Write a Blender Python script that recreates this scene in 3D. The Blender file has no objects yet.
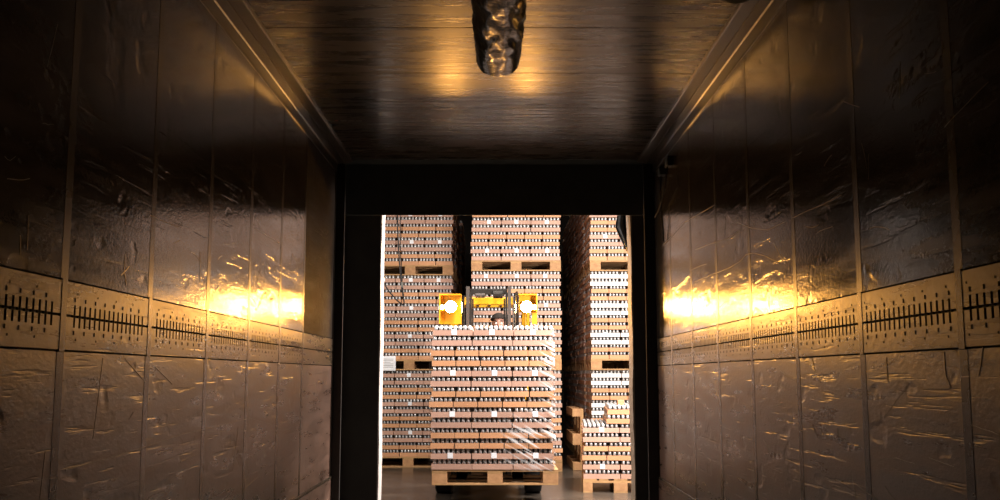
import bpy, bmesh, math, random
from mathutils import Vector, Matrix, noise
random.seed(7)
S = bpy.context.scene
C = S.collection
PI = math.pi

# ------------------------------------------------------------------ camera, world, lights, exposure
PITCH, YAW, FPX, CAMZ = math.atan(0.125), 0.003, 1000.0, 1.25
cd = bpy.data.cameras.new('camera'); cam = bpy.data.objects.new('camera', cd); C.objects.link(cam)
cd.sensor_width = 36; cd.lens = 36; cd.clip_start = 0.02; cd.clip_end = 100
cam.location = (0, 0, CAMZ); cam.rotation_euler = (PI/2 + PITCH, 0, -YAW)
S.camera = cam
w = bpy.data.worlds.new('world'); S.world = w; w.use_nodes = True
w.node_tree.nodes['Background'].inputs[0].default_value = (0.02, 0.02, 0.022, 1)
w.node_tree.nodes['Background'].inputs[1].default_value = 0.3
S.view_settings.view_transform = 'Standard'; S.view_settings.look = 'None'
S.view_settings.exposure = 0.4; S.view_settings.gamma = 1.0; S.view_settings.use_curve_mapping = False
# hanging warehouse luminaires, the last two added as fill: position, size, watts, colour
LUMINAIRES = [((2.15, 10.2, 4.6), 1.3, 300, (1.0, 0.93, 0.84)),
              ((0.55, 8.95, 4.3), 1.5, 150, (1.0, 0.95, 0.93)),
              ((-3.2, 10.8, 5.2), 1.3, 30, (1.0, 0.84, 0.62)),
              ((4.6, 11.2, 5.2), 1.3, 120, (1.0, 0.93, 0.84))]
# lights added for the load's front, hidden beside the door: position, aim, watts, colour
ADDED_DOCK_LIGHTS = [((1.85, 8.75, 2.15), (-.1, 11.0, 0.9), 120, (1.0, 0.92, 0.87)),
               ((-1.75, 8.75, 2.15), (0.5, 10.6, 0.9), 24, (1.0, 0.92, 0.87))]
HEADLAMP = 540.0            # strength of the forklift work lamps
HEADLAMP_COLOUR = (1.0, 0.44, 0.08)

def project(x, y, z):        # where a point of the place falls in the photograph
    z -= CAMZ
    x2 = x*math.cos(YAW) - y*math.sin(YAW); y2 = x*math.sin(YAW) + y*math.cos(YAW)
    d = y2*math.cos(PITCH) + z*math.sin(PITCH); u = z*math.cos(PITCH) - y2*math.sin(PITCH)
    return 500 + FPX*x2/d, 250 - FPX*u/d

# ------------------------------------------------------------------ materials
def nt(name):
    m = bpy.data.materials.new(name); m.use_nodes = True
    return m, m.node_tree.nodes, m.node_tree.links, m.node_tree.nodes['Principled BSDF']
def ramp(n, l, src, stops):
    r = n.new('ShaderNodeValToRGB'); e = r.color_ramp.elements
    while len(e) < len(stops): e.new(0.5)
    for k, (p, c) in enumerate(stops):
        e[k].position = p; e[k].color = (*c, 1) if len(c) == 3 else c
    l.new(src, r.inputs[0]); return r.outputs[0]
def coords(n, l, scale, kind='pos'):
    mp = n.new('ShaderNodeMapping'); mp.inputs['Scale'].default_value = scale
    if kind == 'pos':
        g = n.new('ShaderNodeNewGeometry'); l.new(g.outputs['Position'], mp.inputs[0])
    else:
        g = n.new('ShaderNodeTexCoord'); l.new(g.outputs['Object'], mp.inputs[0])
    return mp.outputs[0]
def noise_tex(n, l, vec, scale, detail=4, rough=0.55):
    t = n.new('ShaderNodeTexNoise'); t.inputs['Scale'].default_value = scale
    t.inputs['Detail'].default_value = detail; t.inputs['Roughness'].default_value = rough
    l.new(vec, t.inputs['Vector']); return t.outputs['Fac']
def bump(n, l, h, strength, dist, prev=None):
    b = n.new('ShaderNodeBump'); b.inputs['Strength'].default_value = strength; b.inputs['Distance'].default_value = dist
    l.new(h, b.inputs['Height'])
    if prev: l.new(prev, b.inputs['Normal'])
    return b.outputs[0]
def plain(name, c1, c2=None, rough=0.5, metal=0.0, scale=8, stretch=(1,1,1), bmp=0.0, bd=0.004, spec=0.5, kind='pos', vary=0.0):
    m, n, l, p = nt(name)
    v = coords(n, l, stretch, kind)
    f = noise_tex(n, l, v, scale)
    col = ramp(n, l, f, [(0.3, c1), (0.7, c2 or c1)])
    if vary:
        oi = n.new('ShaderNodeObjectInfo'); mr = n.new('ShaderNodeMapRange')
        mr.inputs[3].default_value = 1-vary; mr.inputs[4].default_value = 1+vary
        l.new(oi.outputs['Random'], mr.inputs[0])
        hsv = n.new('ShaderNodeHueSaturation'); l.new(mr.outputs[0], hsv.inputs['Value']); l.new(col, hsv.inputs['Color']); col = hsv.outputs[0]
    l.new(col, p.inputs['Base Color'])
    p.inputs['Roughness'].default_value = rough; p.inputs['Metallic'].default_value = metal
    p.inputs['Specular IOR Level'].default_value = spec
    if bmp: l.new(bump(n, l, f, bmp, bd), p.inputs['Normal'])
    return m
def emit(name, col, strength):
    m, n, l, p = nt(name)
    p.inputs['Base Color'].default_value = (*col, 1)
    p.inputs['Emission Color'].default_value = (*col, 1); p.inputs['Emission Strength'].default_value = strength
    return m
def wall_material(name, c1, c2, rough0, rough1, dent, fine, scratch, axis='x', spec=.5):
    """Worn glossy liner: blotchy brown, scratches along the trailer, dents."""
    m, n, l, p = nt(name); p.inputs['Specular IOR Level'].default_value = spec
    big = noise_tex(n, l, coords(n, l, (1, 1, 1)), 2.3, 5, 0.6)
    st = noise_tex(n, l, coords(n, l, (1, .22, 1.6) if axis == 'x' else (.22, 1.6, 1)), 9, 6, 0.65)
    mx = n.new('ShaderNodeMath'); mx.operation = 'MULTIPLY_ADD'; mx.inputs[1].default_value = 0.55; l.new(st, mx.inputs[0])
    m2 = n.new('ShaderNodeMath'); m2.operation = 'MULTIPLY'; m2.inputs[1].default_value = 0.45; l.new(big, m2.inputs[0]); l.new(m2.outputs[0], mx.inputs[2])
    l.new(ramp(n, l, mx.outputs[0], [(0.36, c1), (0.62, c2)]), p.inputs['Base Color'])
    rr = n.new('ShaderNodeMapRange'); rr.inputs[1].default_value = .35; rr.inputs[2].default_value = .65
    rr.inputs[3].default_value = rough0; rr.inputs[4].default_value = rough1
    l.new(st, rr.inputs[0]); l.new(rr.outputs[0], p.inputs['Roughness'])
    d0 = noise_tex(n, l, coords(n, l, (1, .6, 1) if axis == 'x' else (.55, 1, 1)), 8.5, 2, 0.5)
    d = ramp(n, l, d0, [(0.60, (0,0,0)), (0.70, (1,1,1))])                    # scattered dents
    f = noise_tex(n, l, coords(n, l, (1, .45, 1) if axis == 'x' else (.3, 2, 1)), 85, 3, 0.6)
    s0 = noise_tex(n, l, coords(n, l, (1, .16, 3.0) if axis == 'x' else (.12, 3.0, 1)), 13, 3, 0.6)
    s1 = ramp(n, l, s0, [(0.60, (0,0,0)), (0.68, (1,1,1))])                   # short scratches along the trailer
    b = bump(n, l, d, dent, -0.0022); b = bump(n, l, f, fine, 0.0016, b); b = bump(n, l, s1, scratch, -0.0012, b)
    l.new(b, p.inputs['Normal'])
    return m

M = {}
M['wall_up'] = wall_material('liner_upper', (.042,.032,.024), (.080,.059,.043), .105, .19, .42, .40, .35)
M['wall_low'] = wall_material('liner_lower', (.085,.049,.034), (.245,.138,.098), .25, .38, .90, .60, .75, spec=.8)
M['wall_rear'] = wall_material('liner_rear', (.028,.021,.016), (.075,.055,.042), .38, .55, 1.0, 1.0, .8, spec=.022)
M['rail'] = wall_material('rail_liner', (.070,.045,.027), (.13,.085,.050), .24, .34, .15, .25, .25)
M['ceil'] = wall_material('ceiling_liner', (.030,.019,.011), (.080,.050,.028), .22, .34, .15, .15, .9, 'y')
M['strip'] = plain('joint_metal', (.050,.036,.023), (.085,.060,.039), .26, .1, 14)
M['cove'] = plain('cove_metal', (.045,.031,.021), (.070,.049,.033), .30, 0, 8, (1,.2,1))
M['black'] = plain('black_rubber', (.10,.096,.085), (.12,.115,.10), .9, 0, 8, bmp=.2, spec=.05)
M['darkbrown'] = plain('dark_curtain', (.055,.046,.041), (.070,.059,.052), .85, 0, 5, bmp=.3, spec=.08)
M['slotdark'] = plain('slot_shadow_backing', (.012,.010,.008), (.018,.014,.010), .7, spec=.1)
M['gouge'] = plain('bare_scratch', (.20,.155,.11), (.30,.24,.17), .35, .5, 60)
M['floor_t'] = plain('trailer_floor', (.36,.34,.32), (.46,.44,.41), .45, .3, 6, (8,1,1), .3)
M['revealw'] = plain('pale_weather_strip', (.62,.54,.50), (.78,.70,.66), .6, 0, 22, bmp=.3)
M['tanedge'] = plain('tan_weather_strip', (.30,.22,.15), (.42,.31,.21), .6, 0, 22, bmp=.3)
M['concrete'] = plain('polished_concrete', (.045,.036,.028), (.085,.068,.054), .26, 0, 3.2, (1,1,1), .05, .01)
M['whwall'] = plain('warehouse_panel', (.30,.29,.28), (.36,.35,.34), .7, 0, 2)
M['whceil'] = plain('warehouse_ceiling', (.16,.16,.16), (.2,.2,.2), .8, 0, 2)
M['kraft_long'] = plain('kraft_long_side', (.47,.270,.195), (.53,.315,.23), .62, 0, 5, (1,1,3), vary=.08)
M['kraft_short'] = plain('kraft_short_side', (.55,.265,.125), (.61,.305,.150), .62, 0, 5, (1,1,3), vary=.08)
M['kraft_glare'] = plain('glare_white_side', (.80,.76,.73), (.86,.83,.80), .5, 0, 5, (1,1,3), vary=.04)  # overexposed glare on the right stack, put into the carton colour
M['core'] = plain('inside_of_load', (.012,.009,.007), (.018,.014,.011), .8)  # near-black filler standing in for the shade among the cans
M['can'] = plain('tin_can', (.56,.545,.54), (.68,.67,.66), .28, .3, 30)
M['paper'] = plain('white_paper', (.84,.85,.88), (.90,.90,.92), .6)
M['wood'] = plain('pallet_wood', (.36,.190,.075), (.50,.285,.12), .7, 0, 6, (4,4,12), .3, .002, vary=.12)
M['wood_end'] = plain('pallet_block', (.37,.185,.08), (.52,.28,.125), .7, 0, 18, (1,1,1), .3, .002, vary=.12)
M['yellow'] = plain('yellow_paint', (.72,.355,.012), (.80,.41,.016), .35, 0, 5)
M['steel'] = plain('mast_steel', (.10,.082,.07), (.15,.125,.11), .38, .7, 10, (1,1,.2))
M['darksteel'] = plain('dark_steel', (.022,.019,.016), (.04,.034,.028), .45, .6, 10)
M['chrome'] = plain('bare_rod', (.5,.48,.46), (.6,.58,.55), .15, 1, 10)
M['tyre'] = plain('tyre_rubber', (.009,.009,.009), (.016,.015,.014), .75, 0, 20, bmp=.2)
M['seatv'] = plain('seat_vinyl', (.015,.015,.015), (.025,.025,.025), .5)
M['lens'] = emit('headlamp_glow', HEADLAMP_COLOUR, HEADLAMP)
M['pilot'] = emit('side_lamp_glow', (1.0, .80, .55), 14.0)
M['duct'] = None
M['cable'] = plain('black_cable', (.012,.010,.009), (.018,.015,.013), .7, spec=.1)
M['tarp'] = plain('black_tarpaulin', (.008,.008,.008), (.016,.015,.014), .45, 0, 9, bmp=.4, bd=.01)
M['skin'] = plain('skin', (.55,.28,.20), (.62,.33,.24), .5, 0, 20)
M['jacket'] = plain('dark_jacket', (.02,.022,.03), (.035,.038,.05), .8, 0, 20, bmp=.2)
M['trousers'] = plain('work_trousers', (.03,.03,.035), (.045,.045,.05), .85, 0, 20, bmp=.2)
M['beanie'] = plain('dark_knit_cap', (.022,.016,.012), (.035,.026,.020), .9, 0, 60, bmp=.5)
M['shoe'] = plain('shoe_leather', (.02,.016,.013), (.03,.024,.02), .5)
M['eye'] = plain('eye', (.75,.73,.70), (.8,.78,.76), .2)
M['hairdark'] = plain('dark_hair', (.02,.014,.01), (.03,.02,.015), .6, 0, 80)
M['red'] = plain('red_print', (.55,.16,.12), (.6,.2,.15), .5)
M['greyprint'] = plain('grey_print', (.13,.11,.095), (.16,.14,.12), .5)
M['lampwhite'] = plain('luminaire_paint', (.7,.7,.7), (.75,.75,.75), .4)
M['tube'] = emit('fluorescent_tube', (1, .95, .9), 8)
def duct_material():
    m, n, l, p = nt('black_plastic_foil')
    v = coords(n, l, (1, .7, 1))
    f = noise_tex(n, l, v, 22, 3, .5)
    l.new(ramp(n, l, f, [(.3, (.006,.005,.004)), (.7, (.014,.011,.008))]), p.inputs['Base Color'])
    p.inputs['Roughness'].default_value = .2; p.inputs['Specular IOR Level'].default_value = .22
    l.new(bump(n, l, f, .35, .01), p.inputs['Normal']); return m
M['duct'] = duct_material()
def wrap_material():
    m, n, l, p = nt('stretch_film')
    n.remove(p); out = n['Material Output']
    tr = n.new('ShaderNodeBsdfTransparent'); tr.inputs[0].default_value = (.97,.97,.97,1)
    gl = n.new('ShaderNodeBsdfGlossy'); gl.inputs['Roughness'].default_value = .22
    df = n.new('ShaderNodeBsdfDiffuse'); df.inputs[0].default_value = (.9,.9,.9,1)
    f = noise_tex(n, l, coords(n, l, (1.4, 1, 4.2)), 5, 4, .6)
    b = bump(n, l, f, .5, .01); l.new(b, gl.inputs['Normal'])
    # glare painted as diffuse white along the creases of the film
    m1 = n.new('ShaderNodeMapping'); m1.inputs['Rotation'].default_value = (0, math.radians(-28), 0)
    mp = n.new('ShaderNodeMapping'); mp.inputs['Scale'].default_value = (1.1, 1, 12); l.new(m1.outputs[0], mp.inputs[0])
    g = n.new('ShaderNodeNewGeometry'); l.new(g.outputs['Position'], m1.inputs[0])
    t = n.new('ShaderNodeTexNoise'); t.inputs['Scale'].default_value = 3.2; t.inputs['Detail'].default_value = 4; l.new(mp.outputs[0], t.inputs['Vector'])
    at = n.new('ShaderNodeAttribute'); at.attribute_name = 'crease_glare'
    cr = ramp(n, l, t.outputs['Fac'], [(.52, (0,0,0)), (.66, (1,1,1))])
    mu = n.new('ShaderNodeMath'); mu.operation = 'MULTIPLY'; l.new(cr, mu.inputs[0]); l.new(at.outputs['Fac'], mu.inputs[1])
    a = n.new('ShaderNodeMixShader'); a.inputs[0].default_value = .05; l.new(tr.outputs[0], a.inputs[1]); l.new(gl.outputs[0], a.inputs[2])
    c = n.new('ShaderNodeMixShader'); l.new(mu.outputs[0], c.inputs[0]); l.new(a.outputs[0], c.inputs[1]); l.new(df.outputs[0], c.inputs[2])
    l.new(c.outputs[0], out.inputs[0]); return m
M['wrap'] = wrap_material()

# ------------------------------------------------------------------ mesh helpers
class MB:
    def __init__(s): s.v = []; s.f = []; s.m = []
    def box(s, x0, x1, y0, y1, z0, z1, mat=0, sides=None):
        b = len(s.v)
        s.v += [(x0,y0,z0),(x1,y0,z0),(x1,y1,z0),(x0,y1,z0),(x0,y0,z1),(x1,y0,z1),(x1,y1,z1),(x0,y1,z1)]
        F = [(0,3,2,1),(4,5,6,7),(0,1,5,4),(1,2,6,5),(2,3,7,6),(3,0,4,7)]   # bottom top -y +x +y -x
        for k, f in enumerate(F):
            s.f.append(tuple(b+i for i in f)); s.m.append(sides[k] if sides else mat)
        return s
    def cyl(s, p0, p1, r0, r1=None, n=12, mat=0, cap=True, capmat=None):
        r1 = r0 if r1 is None else r1
        p0, p1 = Vector(p0), Vector(p1); d = (p1-p0).normalized()
        a = d.orthogonal().normalized(); c = d.cross(a); b = len(s.v)
        for p, r in ((p0, r0), (p1, r1)):
            for k in range(n):
                t = 2*PI*k/n; s.v.append(tuple(p + r*(math.cos(t)*a + math.sin(t)*c)))
        for k in range(n):
            k2 = (k+1) % n; s.f.append((b+k, b+k2, b+n+k2, b+n+k)); s.m.append(mat)
        if cap:
            cm = mat if capmat is None else capmat
            s.f.append(tuple(b+k for k in reversed(range(n)))); s.m.append(cm)
            s.f.append(tuple(b+n+k for k in range(n))); s.m.append(cm)
        return s
    def tube(s, pts, r, n=8, mat=0):
        pts = [Vector(p) for p in pts]; b = len(s.v); a = None
        for i, p in enumerate(pts):
            d = (pts[min(i+1, len(pts)-1)] - pts[max(i-1, 0)]).normalized()
            a = d.orthogonal().normalized() if a is None else (a - d*a.dot(d)).normalized()
            c = d.cross(a); rr = r[i] if isinstance(r, (list, tuple)) else r
            for k in range(n):
                t = 2*PI*k/n; s.v.append(tuple(p + rr*(math.cos(t)*a + math.sin(t)*c)))
        for i in range(len(pts)-1):
            for k in range(n):
                k2 = (k+1) % n; s.f.append((b+i*n+k, b+i*n+k2, b+(i+1)*n+k2, b+(i+1)*n+k)); s.m.append(mat)
        s.f.append(tuple(b+k for k in reversed(range(n)))); s.m.append(mat)
        s.f.append(tuple(b+(len(pts)-1)*n+k for k in range(n))); s.m.append(mat)
        return s
    def prism(s, prof, axis, a0, a1, mat=0):
        """Closed profile of 2-D points extruded along an axis ('x': profile y,z; 'y': profile x,z)."""
        b = len(s.v); n = len(prof)
        for a in (a0, a1):
            for (p, q) in prof: s.v.append((a, p, q) if axis == 'x' else (p, a, q))
        for k in range(n):
            k2 = (k+1) % n; s.f.append((b+k, b+k2, b+n+k2, b+n+k)); s.m.append(mat)
        s.f.append(tuple(b+k for k in reversed(range(n)))); s.m.append(mat)
        s.f.append(tuple(b+n+k for k in range(n))); s.m.append(mat)
        return s
    def mesh(s, name, mats, smooth=False, bevel=0):
        me = bpy.data.meshes.new(name); me.from_pydata(s.v, [], s.f)
        for m in mats: me.materials.append(m)
        me.polygons.foreach_set('material_index', s.m)
        bm = bmesh.new(); bm.from_mesh(me); bmesh.ops.recalc_face_normals(bm, faces=bm.faces)
        if bevel: bmesh.ops.bevel(bm, geom=bm.edges[:], offset=bevel, segments=2, affect='EDGES', profile=.5)
        bm.to_mesh(me); bm.free()
        if smooth: me.polygons.foreach_set('use_smooth', [True]*len(me.polygons))
        me.update(); return me
    def build(s, name, mats, parent=None, smooth=False, bevel=0, loc=None):
        if not isinstance(mats, (list, tuple)): mats = [mats]
        return link(name, s.mesh(name, mats, smooth, bevel), parent, loc)
def link(name, me, parent=None, loc=None):
    o = bpy.data.objects.new(name, me); C.objects.link(o)
    if parent: o.parent = parent
    if loc is not None: o.location = loc
    return o
def tag(o, label=None, cat=None, group=None, kind=None):
    if label: o['label'] = label
    if cat: o['category'] = cat
    if group: o['group'] = group
    if kind: o['kind'] = kind
    return o
def empty(name, loc=(0,0,0), rz=0.0):
    o = bpy.data.objects.new(name, None); C.objects.link(o); o.location = loc; o.rotation_euler = (0,0,rz); o.empty_display_size = .1
    return o
def struct(o, label, cat=None): return tag(o, label, cat, kind='structure')
def mini(name, mats, parent, *boxes, bevel=0):
    m = MB()
    for b in boxes: m.box(*b)
    return m.build(name, mats, parent, bevel=bevel)

# ------------------------------------------------------------------ trailer: setting
WX, YE, YB, ZF, ZC = 1.24, 7.58, -1.6, 0.10, 2.90      # wall plane, rear end, front end, floor, ceiling
RAIL0, RAIL1, KICK = 1.32, 1.52, 0.50
RSH = 0.03                                             # the right wall stands this much nearer the camera line
T = 0.012                                              # panel thickness
def side_wall(sgn, name, seams, rear_from, label):
    backing = MB().box(WX+T+.002, WX+.08, YB, YE, ZF-.1, ZC+.05)
    backing.v = [(-x, y, z) for x, y, z in backing.v] if sgn < 0 else [(x-RSH, y, z) for x, y, z in backing.v]
    root = struct(backing.build(name, M['slotdark']), label)
    def flip(m):
        m.v = [(-x, y, z) for x, y, z in m.v] if sgn < 0 else [(x-RSH, y, z) for x, y, z in m.v]
        return m
    cuts = [YB] + [s for s in seams if s > YB] 
    spans = [(cuts[i], cuts[i+1]) for i in range(len(cuts)-1)] + [(cuts[-1], YE)]
    for (a, b) in spans:
        rear = a >= rear_from - .01
        g = .004
        wu, wl = (M['wall_rear'], M['wall_low']) if rear else (M['wall_up'], M['wall_low'])
        flip(MB().box(WX, WX+T, a+g, b-g, RAIL1+.004, ZC-.02)).build('upper_panel', wu, root)
        flip(MB().box(WX, WX+T, a+g, b-g, KICK-.02, RAIL0-.004)).build('lower_panel', wl, root)
        # slotted rail panel between the two: slots cut through, a groove along the middle
        m = MB(); y0, y1 = a+g, b-g
        m.box(WX-.003, WX+T, y0, y1, 1.453, RAIL1-.002); m.box(WX-.003, WX+T, y0, y1, RAIL0+.002, 1.387)
        p = .0375; cnt = int((y1-y0-.07)/p); s0 = (y0+y1)/2 - cnt*p/2
        edges = [y0] + [s0 + k*p + p/2 + e*.0065 for k in range(cnt) for e in (-1, 1)] + [y1]
        if rear: edges = [y0, y1]
        for k in range(0, len(edges)-1, 2):
            e0, e1 = edges[k], edges[k+1]
            m.box(WX-.003, WX+T, e0, e1, 1.424, 1.453); m.box(WX-.003, WX+T, e0, e1, 1.387, 1.416)
            m.box(WX+.004, WX+T, e0, e1, 1.416, 1.424, 1)
        flip(m).build('rail_panel', [M['rail'], M['slotdark']], root)
        if not rear:
            h = MB()
            for k in range(0, cnt, 2):
                yy = s0 + k*p + p/2
                for zz in (1.468, 1.372): h.box(WX-.0042, WX, yy-.003, yy+.003, zz-.006, zz+.006)
                if k % 4 == 0:
                    for zz in (1.486, 1.352): h.box(WX-.0040, WX, yy+.014, yy+.018, zz-.003, zz+.003)
            tag(flip(h).build('rail_holes', M['slotdark'], root), kind='stuff')
        flip(MB().box(WX-.010, WX+T, a+.001, b-.001, ZF, KICK)).build('kick_plate', M['wall_low'], root)
    for s in seams:
        m = MB()
        m.box(WX-.0009, WX+.004, s-.024, s+.024, KICK+.004, RAIL0-.004)
        m.box(WX-.0042, WX+.004, s-.018, s+.018, RAIL0-.004, RAIL1+.004)
        m.box(WX-.0009, WX+.004, s-.024, s+.024, RAIL1+.004, ZC-.10)
        flip(m).build('joint_strip', M['strip'], root, bevel=.0008)
    flip(MB().box(WX-.014, WX-.002, YB, YE-.02, KICK-.014, KICK+.006)).build('kick_trim', M['strip'], root, bevel=.003)
    flip(MB().box(WX-.006, WX+T, YE-.03, YE, ZF, ZC-.05)).build('end_trim', M['wall_rear'] if sgn < 0 else M['wall_up'], root, bevel=.002)
    return root, flip
LS = [2.857 + .7135*k for k in range(-6, 5)] + [6.40]
RS = [2.603 + .719*k for k in range(-5, 6)] + [6.93]
wall_l, flip_l = side_wall(-1, 'wall_left', LS, 6.39, 'glossy brown trailer side wall with slotted rail on the left')
wall_r, flip_r = side_wall(1, 'wall_right', RS, 99, 'glossy brown trailer side wall with slotted rail on the right')

# scuffs and gouges: thin raised burrs on the liner
def gouges(root, flip, seed, special, n):
    rnd = random.Random(seed); m = MB()
    def line(pts, r): m.tube([(WX, y, z) for (y, z) in pts], r, 4)
    for pts in special: line(pts, .0018)
    for k in range(n):
        y = rnd.uniform(2.3, 6.3); up = rnd.random() < .35
        z = rnd.uniform(1.58, 2.15) if up else rnd.uniform(.62, 1.25)
        L = rnd.uniform(.04, .26); a = rnd.gauss(.12, .25) if rnd.random() < .8 else rnd.uniform(1.2, 1.8)
        c = rnd.gauss(0, .003)
        pts = [(y + L*math.cos(a)*t + rnd.gauss(0, .0015), z + L*math.sin(a)*t + c*math.sin(PI*t)*2 + rnd.gauss(0, .001)) for t in (0, .25, .5, .75, 1)]
        line(pts, rnd.uniform(.0006, .0016))
    tag(flip(m).build('gouges', M['gouge'], root), kind='stuff')
gouges(wall_r, flip_r, 3, [[(6.082, 1.814),(5.481, 1.808),(5.178, 1.803),(4.925, 1.811),(4.825, 1.829),(4.677, 1.821),(4.474, 1.782),(4.261, 1.727)], [(6.227, 1.896),(5.924, 1.895),(5.73, 1.885)], [(5.002, 2.018),(4.716, 1.946),(4.412, 1.892),(4.153, 1.888)], [(6.058, 2.008),(5.637, 1.989),(5.159, 1.958),(4.947, 1.965)], [(7.188, 2.186),(6.35, 2.226),(5.484, 2.188)], [(4.041, 1.888),(3.847, 1.885),(3.671, 1.878),(3.458, 1.877)], [(2.717, 1.312),(2.713, 1.25),(2.688, 1.216)], [(2.822, 1.214),(2.694, 1.216)], [(2.497, 1.319),(2.513, 1.275),(2.526, 1.25)], [(2.622, 1.245),(2.526, 1.248)], [(3.857, 1.315),(3.827, 1.265)], [(4.01, 1.282),(3.85, 1.277)], [(3.121, 1.306),(3.116, 1.225)], [(4.461, 1.106),(4.276, 1.132)], [(3.225, 0.983),(3.09, 1.0),(2.948, 0.994)], [(2.846, 1.019),(2.696, 1.008)], [(4.613, 0.93),(4.224, 0.969)], [(3.889, 1.06),(3.823, 1.018)], [(4.081, 1.03),(3.868, 1.034)], [(3.6, 1.063),(3.595, 1.022)], [(3.096, 0.951),(2.952, 0.963)]], 40)
gouges(wall_l, flip_l, 5, [[(3.534, 1.817),(3.697, 1.817),(3.849, 1.821),(3.884, 1.842)], [(3.809, 1.753),(3.88, 1.774)], [(3.313, 1.65),(3.311, 1.596),(3.335, 1.548)], [(3.286, 1.577),(3.346, 1.607)], [(4.147, 1.76),(4.163, 1.635)], [(5.074, 1.997),(5.367, 1.997),(5.669, 1.993)], [(2.931, 0.979),(3.352, 0.989),(3.976, 1.017),(5.091, 1.036),(6.083, 0.923)], [(3.357, 1.303),(3.557, 1.226)], [(3.654, 1.279),(3.853, 1.216)], [(3.748, 0.969),(4.247, 0.968)], [(5.033, 0.698),(5.299, 0.725)], [(2.616, 1.67),(2.622, 1.577)], [(4.874, 0.894),(4.958, 0.83),(4.922, 0.814)], [(4.874, 0.894),(4.842, 0.859),(4.922, 0.814)], [(3.275, 0.916),(3.361, 0.914)], [(4.241, 1.014),(5.939, 0.931)], [(3.989, 0.912),(4.197, 0.923)], [(2.578, 1.611),(2.585, 1.56)]], 46)

# ceiling boards, coves, floor, end wall behind the camera
ceil = struct(MB().box(-WX-.06, WX+.06, YB, YE, ZC+T+.002, ZC+.08).build('ceiling', M['slotdark']), 'dark trailer ceiling of cross boards')
cuts = [YB] + [4.62+.725*k for k in range(-8, 5) if YB < 4.62+.725*k < YE-.1] + [YE]
for a, b in zip(cuts, cuts[1:]):
    MB().box(-1.13, 1.13, a+.005, b-.005, ZC, ZC+T).build('ceiling_panel', M['ceil'], ceil)
for sgn, nm, lb in ((-1, 'trim_1', 'metal corner cove along the left edge of the trailer ceiling'), (1, 'trim_2', 'metal corner cove along the right edge of the trailer ceiling')):
    prof = [(WX+.004, 2.80), (WX-.006, 2.80), (WX-.009, 2.805), (WX-.009, 2.862), (WX-.016, 2.868), (WX-.055, 2.871), (WX-.058, 2.866),
            (WX-.066, 2.866), (WX-.069, 2.872), (WX-.120, 2.880), (WX-.128, 2.884), (WX-.130, ZC+.006), (WX+.004, ZC+.006)]
    prof = [(sgn*x - (RSH if sgn > 0 else 0), z) for x, z in prof]
    struct(MB().prism(prof, 'y', YB, YE).build(nm, M['cove']), lb)
floor = struct(MB().box(-WX-.06, WX+.06, YB, YE, ZF-.1, ZF).build('floor', M['floor_t']), 'ribbed aluminium trailer floor')
ribs = MB()
for k in range(61):
    x = -1.2 + k*.04; ribs.box(x-.012, x+.012, YB, YE, ZF, ZF+.012)
tag(ribs.build('floor_ribs', M['floor_t'], floor), kind='stuff')
struct(MB().box(-WX-.06, WX+.06, YB-.08, YB, ZF-.1, ZC+.08).build('wall_front', M['wall_up']), 'brown bulkhead at the front end of the trailer')

# rear frame and dock shelter
fr = struct(MB().box(-WX-.10, -WX+.07, YE+.001, YE+.03, ZF-.1, ZC+.1).build('trim_3', M['darkbrown']), 'dark steel rear post of the trailer, left of the opening')
struct(MB().box(WX-.11, WX+.10, YE+.001, YE+.03, ZF-.1, ZC+.1).build('trim_4', M['darkbrown']), 'dark steel rear post of the trailer, right of the opening')
struct(MB().box(-1.6, 1.6, 7.85, 7.862, 2.511, 3.3).build('trim_5', M['black']), 'black header curtain over the trailer opening')
def pad(x0, x1, z0, z1, nm, lb, y1=8.125):
    struct(MB().box(x0, x1, YE+.125, y1, z0, z1).build(nm, M['black'], bevel=.02), lb)
pad(-1.75, -1.255, -.02, 2.50, 'trim_6', 'black dock cushion left of the opening')
pad(1.235, 1.75, -.02, 2.50, 'trim_7', 'black dock cushion right of the opening')
struct(MB().box(-1.75, 1.75, 7.905, 8.125, 2.66, 3.3).build('trim_8', M['black'], bevel=.02), 'black dock cushion above the opening')
struct(MB().box(-1.4, 1.4, YE+.001, 7.849, ZC+.02, 3.1).build('trim_11', M['black']), 'dark steel roof beam at the rear end of the trailer')
OX0, OX1, DY0, DY1 = -.955, 1.108, 8.13, 8.38
dock = MB()
dock.box(-7, OX0, DY0, DY1, 0, 6.5); dock.box(OX1, 7, DY0, DY1, 0, 6.5); dock.box(OX0, OX1, DY0, DY1, 2.85, 6.5)
struct(dock.build('wall_dock', M['darkbrown']), 'dark dock wall with the loading door opening')
def reveal(x, sgn, nm, mat, lb):
    m = MB(); rnd = random.Random(11 if sgn > 0 else 12); N = 60; prev = 0
    cols = []
    for i in range(N+1):
        z = .0 + 2.84*i/N; j = noise.noise(Vector((z*2.2, sgn*4, .5)))*.010 + noise.noise(Vector((z*9, sgn*2, 3)))*.004
        cols.append((x, x + sgn*(.011 + j), z))
    b = 0
    for (xa, xb, z) in cols:
        m.v += [(xa, DY0-.002, z), (xb, DY0-.002, z), (xb, DY1-.02, z), (xa, DY1-.02, z)]
    for i in range(N):
        for k in range(4):
            k2 = (k+1) % 4; m.f.append((4*i+k, 4*i+k2, 4*i+4+k2, 4*i+4+k)); m.m.append(0)
    m.f.append((0,1,2,3)); m.m.append(0); m.f.append((4*N+3, 4*N+2, 4*N+1, 4*N)); m.m.append(0)
    struct(m.build(nm, mat), lb)
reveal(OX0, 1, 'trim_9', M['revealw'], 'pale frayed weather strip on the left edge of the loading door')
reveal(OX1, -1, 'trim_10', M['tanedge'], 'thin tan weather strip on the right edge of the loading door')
struct(MB().box(-1.07, 1.08, YE+.001, DY1+.3, -.06, .012).build('dock_plate', M['darksteel']), 'dark steel dock plate at the loading door')

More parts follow.
